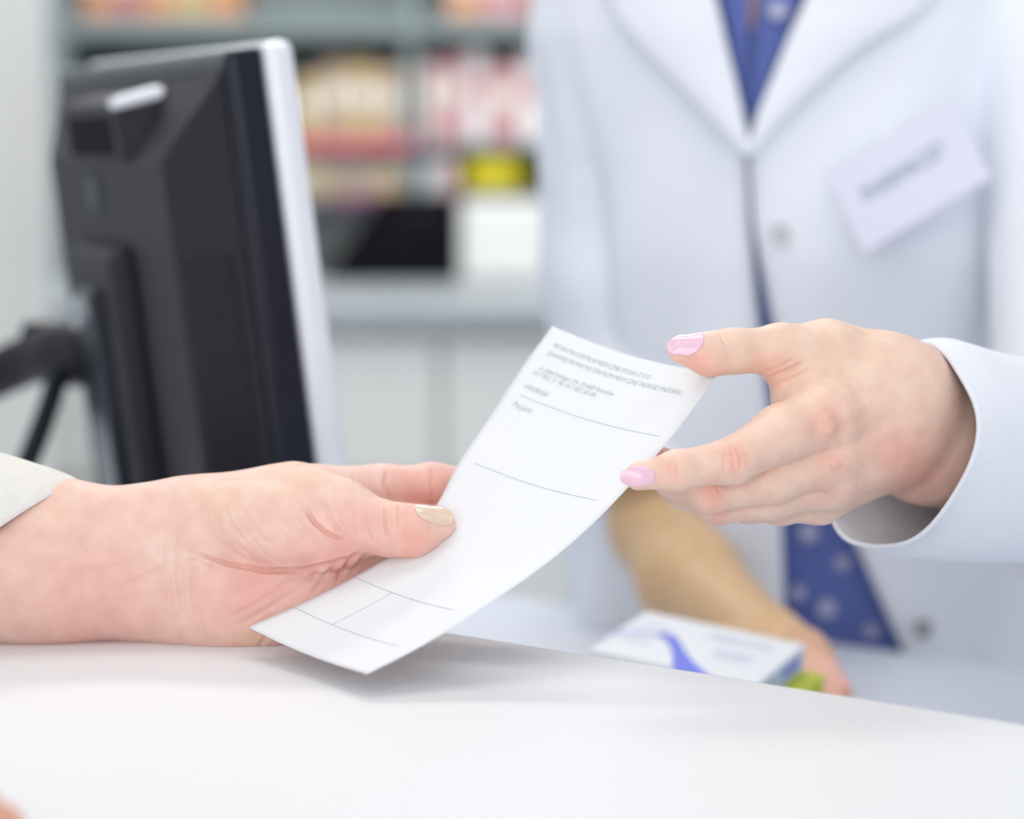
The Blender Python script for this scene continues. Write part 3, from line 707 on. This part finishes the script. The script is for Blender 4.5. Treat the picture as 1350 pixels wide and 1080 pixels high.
hem = tube('cuff_hem', [ringp(-25, 744, -2, (134.5, -108.6, 4), (-48, 6, -34.6)), ringp(-28, 743.7, -2, (134, -109.6, 4), (-48, 6, -35)), ringp(-31, 743.4, -2, (133.6, -110.2, 4), (-48, 6, -35.2))], M_seam, cu, nr=6, ns=64, thick=0.0012)
oc = H2(-0.21, -0.103, 0.036)
ax = nrm(H2(-0.33, -0.16, 0.045) - oc); su = nrm(np.cross(ax, [0, 0, 1])); sv = np.cross(su, ax)
tube('sleeve', [(oc, su * 0.040, sv * 0.034), (oc + ax * 0.06, su * 0.044, sv * 0.036), (RE + np.array([-0.02, -0.01, 0.015]), su * 0.050, sv * 0.046), (RE * 0.5 + RSH * 0.5 + np.array([-0.02, 0, 0]), su * 0.058, np.array([0.05, 0, 0.03])), (RSH + np.array([0, 0.01, -0.02]), su * 0.068, np.array([0.06, 0, 0.04]))], M_sweater, cu, nr=40, ns=48, fold=kfold, thick=0.002)
X3, Y3, Z3 = np.eye(3)
tube('jumper_body', [(np.array([-0.74, 0.64, 0.86]), X3 * 0.13, Y3 * 0.17), (np.array([-0.74, 0.64, 1.1]), X3 * 0.125, Y3 * 0.165), (np.array([-0.735, 0.64, 1.3]), X3 * 0.125, Y3 * 0.19), (np.array([-0.725, 0.64, 1.42]), X3 * 0.095, Y3 * 0.20), (np.array([-0.715, 0.64, 1.475]), X3 * 0.075, Y3 * 0.10), (np.array([-0.71, 0.64, 1.495]), X3 * 0.066, Y3 * 0.07)], M_sweater, cu, nr=40, ns=48, fold=kfold, thick=0.002)
tag(cu, 'customer in a cream knit sleeve holding the sheet with thumb on top', 'person')

# ------------------------------------------------------------------ pharmacist: hand with pink nails, coat, shirt
ph = empty('person', (at(1045, 900, 1.66)[0], at(1045, 900, 1.66)[1], 0))
bdir = nrm(-FW + 0.15 * UP)
h_palm = blend([
    (cone(J(1400, 640, 130), J(1225, 575, 30), 0.034, 0.0255, FW + 0.3 * RT, 0.80), 0),
    (cone(J(1225, 572, 30), J(1160, 535, 4), 0.0255, 0.0260, FW, 0.72), 0.014),
    (cone(J(1160, 532, 2), J(1095, 552, -17), 0.0235, 0.0135, FW, 0.62), 0.012),      # towards index knuckle
    (cone(J(1165, 556, 6), J(1100, 598, -15), 0.0210, 0.0118, FW, 0.70), 0.010),      # middle
    (cone(J(1170, 575, 12), J(1098, 634, -7), 0.0170, 0.0105), 0.010),                 # ring
    (cone(J(1175, 585, 20), J(1082, 658, 6), 0.0150, 0.0098), 0.010),                  # little
    (cone(J(1200, 516, 12), J(1090, 475, 0), 0.0165, 0.0108), 0.014),                  # thumb metacarpal
    (cone(J(1090, 462, 0), J(1050, 510, -6), 0.0100, 0.0075), 0.012),                  # web
    (cone(J(1060, 495, -2), J(1052, 535, -10), 0.0080, 0.0090, FW, 0.8), 0.010),
])
h_thumb = chain([J(1085, 470, -2), J(1030, 462, -9), J(965, 463, -17), J(935, 467, -21), J(899, 461, -24)], [0.0118, 0.0103, 0.0084, 0.0081, 0.0058], 0.005)
h_index = chain([J(1085, 553, -20), J(1030, 572, -33), J(966, 608, -46), J(893, 620, -55), J(842, 628, -60)], [0.0140, 0.0113, 0.0089, 0.0073, 0.0055], 0.004)
h_middle = chain([J(1095, 600, -16), J(1020, 632, -25), J(938, 650, -32), J(886, 632, -20), J(874, 606, -24)], [0.0120, 0.0096, 0.0080, 0.0069, 0.0050], 0.004)
h_ring = chain([J(1092, 635, -8), J(1015, 657, -14), J(946, 666, -18), J(897, 648, -4), J(876, 630, 2)], [0.0108, 0.0085, 0.0074, 0.0064, 0.0052], 0.004)
h_pinky = chain([J(1080, 657, 6), J(1030, 668, 4), J(985, 668, 4), J(950, 655, 12), J(930, 645, 18)], [0.0094, 0.0072, 0.0063, 0.0056, 0.0048], 0.004)
def hand_right(P):
    b = h_palm(P); d = None
    for g, k in ((h_thumb, 0.010), (h_index, 0.009), (h_middle, 0.006), (h_ring, 0.006), (h_pinky, 0.006)):
        q = smin(b, g(P), k); d = q if d is None else smin(d, q, 0.0011)
    return d
lo, hi = bounds([J(820, 420, -70), J(1440, 720, 140)], 0.03)
VB, QB, NB = surface_nets(hand_right, lo, hi, 0.00068)
strokesB = [
    ([(1062, 478), (1040, 488), (1014, 498)], 3.2, 0.9), ([(1050, 472), (1030, 484), (1006, 492)], 3, 0.45), ([(1070, 488), (1046, 500), (1030, 508)], 4, 0.5),
    ([(948, 438), (955, 450), (962, 460)], 2.6, 0.35), ([(955, 437), (964, 452)], 2.4, 0.25),
    ([(962, 590), (968, 606), (968, 620)], 2.4, 0.28), ([(970, 588), (977, 604), (975, 622)], 2.4, 0.3), ([(954, 594), (956, 610), (956, 626)], 2.4, 0.24),
    ([(890, 604), (893, 618), (893, 632)], 2.2, 0.3), ([(884, 606), (886, 618)], 2, 0.2),
    ([(936, 642), (942, 654), (941, 664)], 2.4, 0.28), ([(945, 642), (950, 653)], 2.4, 0.3), ([(948, 676), (953, 684)], 2.4, 0.28),
    ([(1085, 545), (1095, 560), (1088, 575)], 9, -0.8), ([(1098, 606), (1102, 618)], 8, -0.7), ([(1092, 640), (1086, 650)], 7, -0.5),
    ([(1120, 540), (1180, 530)], 10, -0.4), ([(1120, 590), (1170, 560)], 8, 0.4),
]
VB = sculpt(VB, NB, strokesB)
R2, P2, Y2 = (0.84, 0.36, 0.29), (0.86, 0.50, 0.43), (0.85, 0.64, 0.48)
CB_ = tint(VB, NB, (0.845, 0.615, 0.500), [
    (968, 606, 20, R2, .55), (890, 618, 16, R2, .35), (1090, 556, 30, R2, .45), (938, 653, 18, R2, .55), (1098, 612, 22, R2, .4), (950, 685, 15, R2, .4), (1090, 648, 18, R2, .3),
    (925, 480, 26, R2, .5), (1020, 488, 26, R2, .45), (860, 628, 14, P2, .5), (1180, 600, 45, R2, .35), (1010, 440, 50, Y2, .35), (1120, 450, 60, Y2, .4), (1060, 530, 30, Y2, .3), (868, 600, 8, R2, .6), (1215, 620, 40, R2, .4)])  # wrist spots put the ruddy shade inside the cuff into the skin colour
# right forearm and hand behind the boxes
A_ = lambda px, py, D: at(px, py, D)
f_arm = blend([(chain([A_(815, -20, 1.65), A_(795, 260, 1.62), A_(820, 500, 1.595), A_(868, 690, 1.56)], [0.034, 0.031, 0.029, 0.028], 0.02), 0), (cone(A_(870, 700, 1.55), A_(910, 765, 1.49), 0.0280, 0.0285), 0.02),
               (cone(A_(910, 765, 1.49), A_(1012, 850, 1.37), 0.0285, 0.0190), 0.02), (cone(A_(1012, 852, 1.37), A_(1048, 878, 1.34), 0.0190, 0.022, [0, 1, 0], 0.6), 0.012)])
f_fing = [chain([A_(1052, 866, 1.335), A_(1086, 884, 1.315), A_(1108, 912, 1.29)], [0.0090, 0.0080, 0.0066]),
          chain([A_(1056, 876, 1.325), A_(1084, 900, 1.30), A_(1100, 930, 1.275)], [0.0090, 0.0080, 0.0066]),
          chain([A_(1056, 888, 1.315), A_(1080, 916, 1.285), A_(1092, 945, 1.262)], [0.0088, 0.0076, 0.0062]),
          chain([A_(1050, 896, 1.31), A_(1074, 928, 1.275), A_(1084, 952, 1.255)], [0.0080, 0.0068, 0.0058]),
          chain([A_(1020, 856, 1.36), A_(985, 845, 1.355), A_(950, 843, 1.34)], [0.011, 0.0095, 0.0078])]
def arm_right(P):
    b = f_arm(P); d = None
    for g in f_fing:
        q = smin(b, g(P), 0.008); d = q if d is None else smin(d, q, 0.0015)
    return d
lo, hi = bounds([A_(790, 20, 1.66), A_(848, 700, 1.55), A_(1115, 960, 1.24), A_(960, 830, 1.36)], 0.05)
VR, QR, NR = surface_nets(arm_right, lo, hi, 0.0022)
CR = tint(VR, NR, (0.70, 0.47, 0.26), [(1090, 880, 50, (0.84, 0.50, 0.40), .9), (1115, 905, 14, (0.88, 0.45, 0.45), .7)])
# trunk, neck and left upper arm under the clothes
SHL = A_(1400, 40, 1.60)
ELB = A_(1448, 640, 1.29)
trunk = blend([(cone(A_(1050, 980, 1.68), A_(1045, 150, 1.64), 0.115, 0.125, [0, 1, 0], 0.66), 0),
               (cone(A_(850, 0, 1.66), A_(1260, 0, 1.66), 0.055, 0.055), 0.05), (cone(A_(1030, -60, 1.66), A_(1020, -260, 1.63), 0.052, 0.052), 0.04)])
armL = blend([(cone(SHL, ELB + mm(0, 14, 14), 0.034, 0.030), 0), (cone(ELB + mm(0, 14, 14), J(1380, 632, 120), 0.030, 0.030), 0.02)])
def torso_f(P): return smin(smin(trunk(P), armL(P), 0.03), f_arm(P) + 0.004, 0.02)
lo, hi = bounds([A_(700, -280, 1.75), A_(1500, 1000, 1.75), A_(1480, 650, 1.2), A_(800, 700, 1.5)], 0.06)
VT, QT, NT = surface_nets(torso_f, lo, hi, 0.008)
CT = np.tile(np.array((0.80, 0.53, 0.40)), (len(VT), 1))
body_mesh('body', [(VB, QB, CB_), (VR, QR, CR), (VT, QT, CT)], M_skinB, ph)
nail('thumb_nail', J(903, 448.5, -27.5), J(882, 449, -27) - J(925, 452, -26), UP * 0.86 - FW * 0.55, 0.0150, 0.0112, M_nailB, ph, hand_right, curve=0.95, lcurve=0.16, tipw=0.85)
nail('index_nail', J(842, 631, -67), J(822, 633, -66.5) - J(862, 629.5, -65), -FW - 0.30 * UP, 0.0138, 0.0080, M_nailB, ph, hand_right, curve=0.80, lcurve=0.10, tipw=0.85)

# clothing on the trunk: surface given by height t (0 hem .. 1 shoulders) and angle th (0 = front centre)
YAW = math.radians(13)
def trunk_pt(t, th, off=0.0):
    c = at(1048, 1080 - 1210 * t, 1.665 - 0.035 * t); 
    rx = np.interp(t, [0, 0.3, 0.62, 0.85, 1], [0.150, 0.138, 0.150, 0.165, 0.15]) + off
    ry = np.interp(t, [0, 0.3, 0.62, 0.85, 1], [0.112, 0.108, 0.122, 0.108, 0.09]) + off
    g = th - YAW
    s, co = math.sin(g), math.cos(g)
    sx = math.copysign(abs(s) ** 0.85, s); cx_ = math.copysign(abs(co) ** 0.85, co)
    p = np.array([c[0] + rx * sx, c[1] - ry * cx_, c[2]])
    for sgn in (-1, 1):   # chest
        p[1] -= 0.020 * math.exp(-((th - sgn * 0.55) / 0.42) ** 2 - ((t - 0.62) / 0.16) ** 2)
    return p
def on_trunk(px, py, off=0.0):
    t, th = (1080 - py) / 1210.0, (px - 1000) / 300.0
    for _ in range(14):
        p = proj(trunk_pt(t, th, off)); a = proj(trunk_pt(t + 1e-3, th, off)); b = proj(trunk_pt(t, th + 1e-3, off))
        Jm = np.array([[a[0] - p[0], b[0] - p[0]], [a[1] - p[1], b[1] - p[1]]]) / 1e-3
        try: d = np.linalg.solve(Jm, np.array([px - p[0], py - p[1]]))
        except Exception: break
        t += float(np.clip(d[0], -0.15, 0.15)); th += float(np.clip(d[1], -0.3, 0.3))
        th = max(-1.5, min(1.6, th))
    return t, th
# blue shirt
NT_, NH_ = 90, 120
sv_ = [trunk_pt(0.0 + i / (NT_ - 1) * 1.0, 2 * math.pi * j / NH_, 0.0 + 0.002 * math.sin(7 * j / NH_ * 6.28 + i * 0.2)) for i in range(NT_) for j in range(NH_)]
spx = proj(np.array(sv_)); front = np.array([p[1] < at(1048, 540, 1.66)[1] for p in sv_])
def open_neck(f): c = spx[list(f)].mean(0); return all(front[k] for k in f) and c[1] < 30 and abs(c[0] - 988) < 6 + (30 - c[1]) * 0.32
so = mesh('shirt', sv_, [f for f in grid_faces(NT_, NH_, True) if not open_neck(f)], M_shirt, ph, True); solid(so, 0.0012, -1)
# shirt collar halves and placket
def patch(name, left, right, off, m, n=24, k=12, puff=0.0, thick=0.0018, smooth=True):
    """cloth panel between two pixel polylines, lying off the trunk by off metres"""
    Lp, Rp = catmull(left, n), catmull(right, n); V = []
    for i in range(n):
        for j in range(k):
            q = Lp[i] + (Rp[i] - Lp[i]) * j / (k - 1)
            t, th = on_trunk(q[0], q[1], off); V.append(trunk_pt(t, th, off + puff * math.sin(math.pi * j / (k - 1))))
    o = mesh(name, V, grid_faces(n, k), m, ph, smooth); solid(o, thick, 0)
    return o
patch('shirt_collar', [(946, -40), (958, 30), (972, 100), (985, 160)], [(992, -40), (986, 30), (984, 100), (987, 160)], 0.006, M_shirt, n=14, k=6)
patch('shirt_collar', [(1002, -40), (1000, 30), (994, 100), (989, 160)], [(1068, -40), (1046, 30), (1018, 100), (991, 160)], 0.006, M_shirt, n=14, k=6)
M_skinpatch = M_skinB
def disc(name, px, py, off, r, m, thick=0.002, label=None):
    t, th = on_trunk(px, py, off); c = trunk_pt(t, th, off)
    a = nrm(trunk_pt(t, th + 0.02, off) - c); b = nrm(trunk_pt(t + 0.01, th, off) - c); n = nrm(np.cross(a, b)); n = n if n @ FW < 0 else -n
    V = []
    for dd, rr in ((0, 1), (thick, 1), (thick * 1.1, 0.7), (thick * 0.6, 0.62)):
        for j in range(20):
            g = 2 * math.pi * j / 20; V.append(c + n * dd + (a * math.cos(g) + b * math.sin(g)) * r * rr)
    return mesh(name, V, grid_faces(4, 20, True) + [tuple(60 + j for j in range(20))], m, ph, False)
for px, py in ((1025, 14),): disc('shirt_button', px, py, 0.009, 0.0065, M_button)
for px, py in ((1066, 702), (1052, 782), (1090, 802), (1148, 832), (1110, 742), (1062, 850)): disc('shirt_button', px, py, 0.0025, 0.0062 if (px, py) in ((1066, 702), (1090, 802)) else 0.0048, M_button)
# coat body: one sheet from the right opening edge round the back to the left opening edge
OFFC = 0.013
ysn = np.linspace(1075, -120, 90)
eL = [(1075, 1040), (860, 1036), (680, 1030), (540, 1014), (420, 1001), (300, 991), (185, 984), (100, 965), (0, 943), (-120, 915)]
eR = [(1075, 1262), (860, 1192), (680, 1112), (540, 1056), (420, 1018), (300, 994), (185, 986), (100, 1020), (0, 1062), (-120, 1110)]
def ein(tab, y): a = np.array(tab)[::-1]; return float(np.interp(y, a[:, 0], a[:, 1]))
KC = 110; cv_ = []
def cfold(t, th):
    f = 0.0035 * math.sin(th * 9 + 4 * math.sin(t * 5)) * (0.4 + 0.6 * abs(math.sin(t * 4)))
    f += 0.004 * math.sin(th * 5 - t * 11 + 1.3) * math.exp(-((t - 0.25) / 0.25) ** 2)
    f += 0.005 * math.exp(-((th - 0.75 - (t - 0.6) * 0.5) / 0.06) ** 2) * math.exp(-((t - 0.55) / 0.2) ** 2)
    f -= 0.005 * math.exp(-((th + 0.72 + (t - 0.6) * 0.4) / 0.07) ** 2) * math.exp(-((t - 0.6) / 0.25) ** 2)
    return 1.9 * f
for y in ysn:
    tL, hL = on_trunk(ein(eL, y), y, OFFC); tR, hR = on_trunk(ein(eR, y), y, OFFC)
    for j in range(KC):
        s = j / (KC - 1); th = hR + (2 * math.pi + hL - hR) * s; t = tR + (tL - tR) * s
        thw = th if th < math.pi else th - 2 * math.pi
        ed_ = min(1, min(s, 1 - s) * 14)
        cv_.append(trunk_pt(t, th, OFFC + ed_ * cfold(t, thw)))
co_ = mesh('lab_coat', cv_, grid_faces(len(ysn), KC), M_coat, ph, True); solid(co_, 0.0022, 0)
# lapels
patch('lapel', [(783, -60), (806, 10), (850, 66), (908, 126), (958, 180), (984, 204)], [(926, -60), (944, 0), (958, 60), (971, 115), (981, 165), (987, 204)], 0.022, M_coat, n=30, k=16, puff=0.003, thick=0.003)
patch('lapel', [(1084, -60), (1062, 0), (1040, 50), (1018, 105), (999, 155), (988, 204)], [(1262, -60), (1218, 10), (1142, 58), (1078, 112), (1022, 168), (990, 206)], 0.022, M_coat, n=30, k=16, puff=0.003, thick=0.003)
disc('coat_snap', 1029, 311, OFFC + 0.004, 0.0058, M_snap)
disc('coat_snap', 1216, 829, OFFC + 0.006, 0.0058, M_snap)
# right sleeve (image left), rolled above the elbow
def AR(px, py, D, rx, ry, tilt=0.0):
    c = at(px, py, D); a = math.radians(tilt)
    return (c, (RT * math.cos(a) + UP * math.sin(a)) * rx, FW * ry + 0.0 * UP)
def sfold(t, g):
    return (0.075 * math.sin(11 * t * 3.1 + 1.5 * math.sin(g)) * (0.3 + 0.7 * t) * (0.6 + 0.4 * math.cos(g + 1)) + 0.035 * math.sin(3 * g + 5 * t))
tube('coat_sleeve', [AR(855, -130, 1.66, 0.070, 0.075, -30), AR(822, -40, 1.65, 0.062, 0.068, -22), AR(800, 90, 1.635, 0.048, 0.058, -6), AR(793, 260, 1.62, 0.043, 0.051, 0), AR(802, 400, 1.605, 0.043, 0.048, 6), AR(826, 520, 1.588, 0.040, 0.044, 10), AR(852, 612, 1.572, 0.039, 0.042, 14)],
     M_coat, ph, nr=110, ns=56, fold=sfold, thick=0.002)
tube('rolled_cuff', [AR(842, 578, 1.58, 0.043, 0.047, 12), AR(848, 600, 1.575, 0.044, 0.048, 14), AR(855, 622, 1.568, 0.042, 0.046, 16)], M_coat, ph, nr=12, ns=48, thick=0.003)
# left sleeve (image right)
def LS(px, py, D, U, V): c = at(px, py, D); return (c, U, V)
cuffU, cuffV = mm(9, 43, -2), mm(-24, 1, 38)
CC = J(1186, 592, 16)
fa = mm(42, -3, 30)
def lfold(t, g):
    e = min(1, t * 12)
    return e * (0.075 * math.sin(22 * t + 2 * math.sin(g + 0.4)) * (0.5 + 0.5 * math.sin(g * 2 + 1)) + 0.03 * math.sin(3 * g + 8 * t)) + (0.030 * math.sin(3 * g + 0.4) + 0.028 * math.sin(5 * g + 2.0)) * math.exp(-t * 9) + 0.02 * math.sin(2 * g + 2.2)
lr = [(CC, cuffU, cuffV), (CC + fa * 0.5, mm(7, 44, -2), mm(-24, 1, 39)), (CC + fa * 1.6 + mm(0, -3, 6), mm(4, 47, 0), mm(-28, 0, 40)),
      (CC + fa * 3.0 + mm(0, -8, 30), mm(2, 52, 2), mm(-34, 0, 36)), (ELB + mm(-14, -4, 0), mm(0, 54, -8), mm(-46, 0, 26)), (ELB + mm(4, 34, 26), mm(0, 50, -32), mm(-54, 0, 10)),
      (ELB * 0.55 + SHL * 0.45, mm(0, 44, -42), mm(-56, 0, 4)), (ELB * 0.2 + SHL * 0.8, mm(0, 46, -44), mm(-58, -4, 2)), (SHL + mm(-14, 20, 14), mm(6, 48, -48), mm(-60, -22, 4)), (SHL + mm(-60, 52, 14), mm(26, 44, -54), mm(-44, -50, 4))]
tube('coat_sleeve', lr, M_coat, ph, nr=170, ns=72, fold=lfold, thick=0.002)
# name badge
bcn = at(1195, 231, 1.455)
ba, bb = at(1195 + 84, 231 - 51, 1.441) - bcn, at(1195 - 22, 231 - 55, 1.470) - bcn
bb = bb - ba * (ba @ bb) / (ba @ ba); bnv = nrm(np.cross(ba, bb)); bnv = bnv if bnv @ FW < 0 else -bnv
def Bd(x, y, d): return bcn + ba * x + bb * y + bnv * d
card = hexa('badge_card', [Bd(-1, -1, -0.0012), Bd(1, -1, -0.0012), Bd(1, 1, -0.0012), Bd(-1, 1, -0.0012)], [Bd(-1, -1, 0), Bd(1, -1, 0), Bd(1, 1, 0), Bd(-1, 1, 0)], M_badge, ph, 0.0003)
card['label'] = 'white name badge reading PHARMACIST'
la, lb_ = np.linalg.norm(ba), np.linalg.norm(bb)
text_mesh('badge_text', 'PHARMACIST', lambda x, y: Bd(x / la - 0.02, y / lb_ - 0.08, 0.0003), 0.0160, M_badgeink, card, align='CENTER', width=1.28 * la)
hexa('badge_clip', [Bd(-0.12, 0.86, -0.006), Bd(0.12, 0.86, -0.006), Bd(0.12, 1.22, -0.010), Bd(-0.12, 1.22, -0.010)], [Bd(-0.12, 0.86, -0.0014), Bd(0.12, 0.86, -0.0014), Bd(0.12, 1.22, -0.004), Bd(-0.12, 1.22, -0.004)], M_coat, card, 0.0005)
tag(ph, 'pharmacist in a white coat and blue shirt reaching for the sheet', 'person')
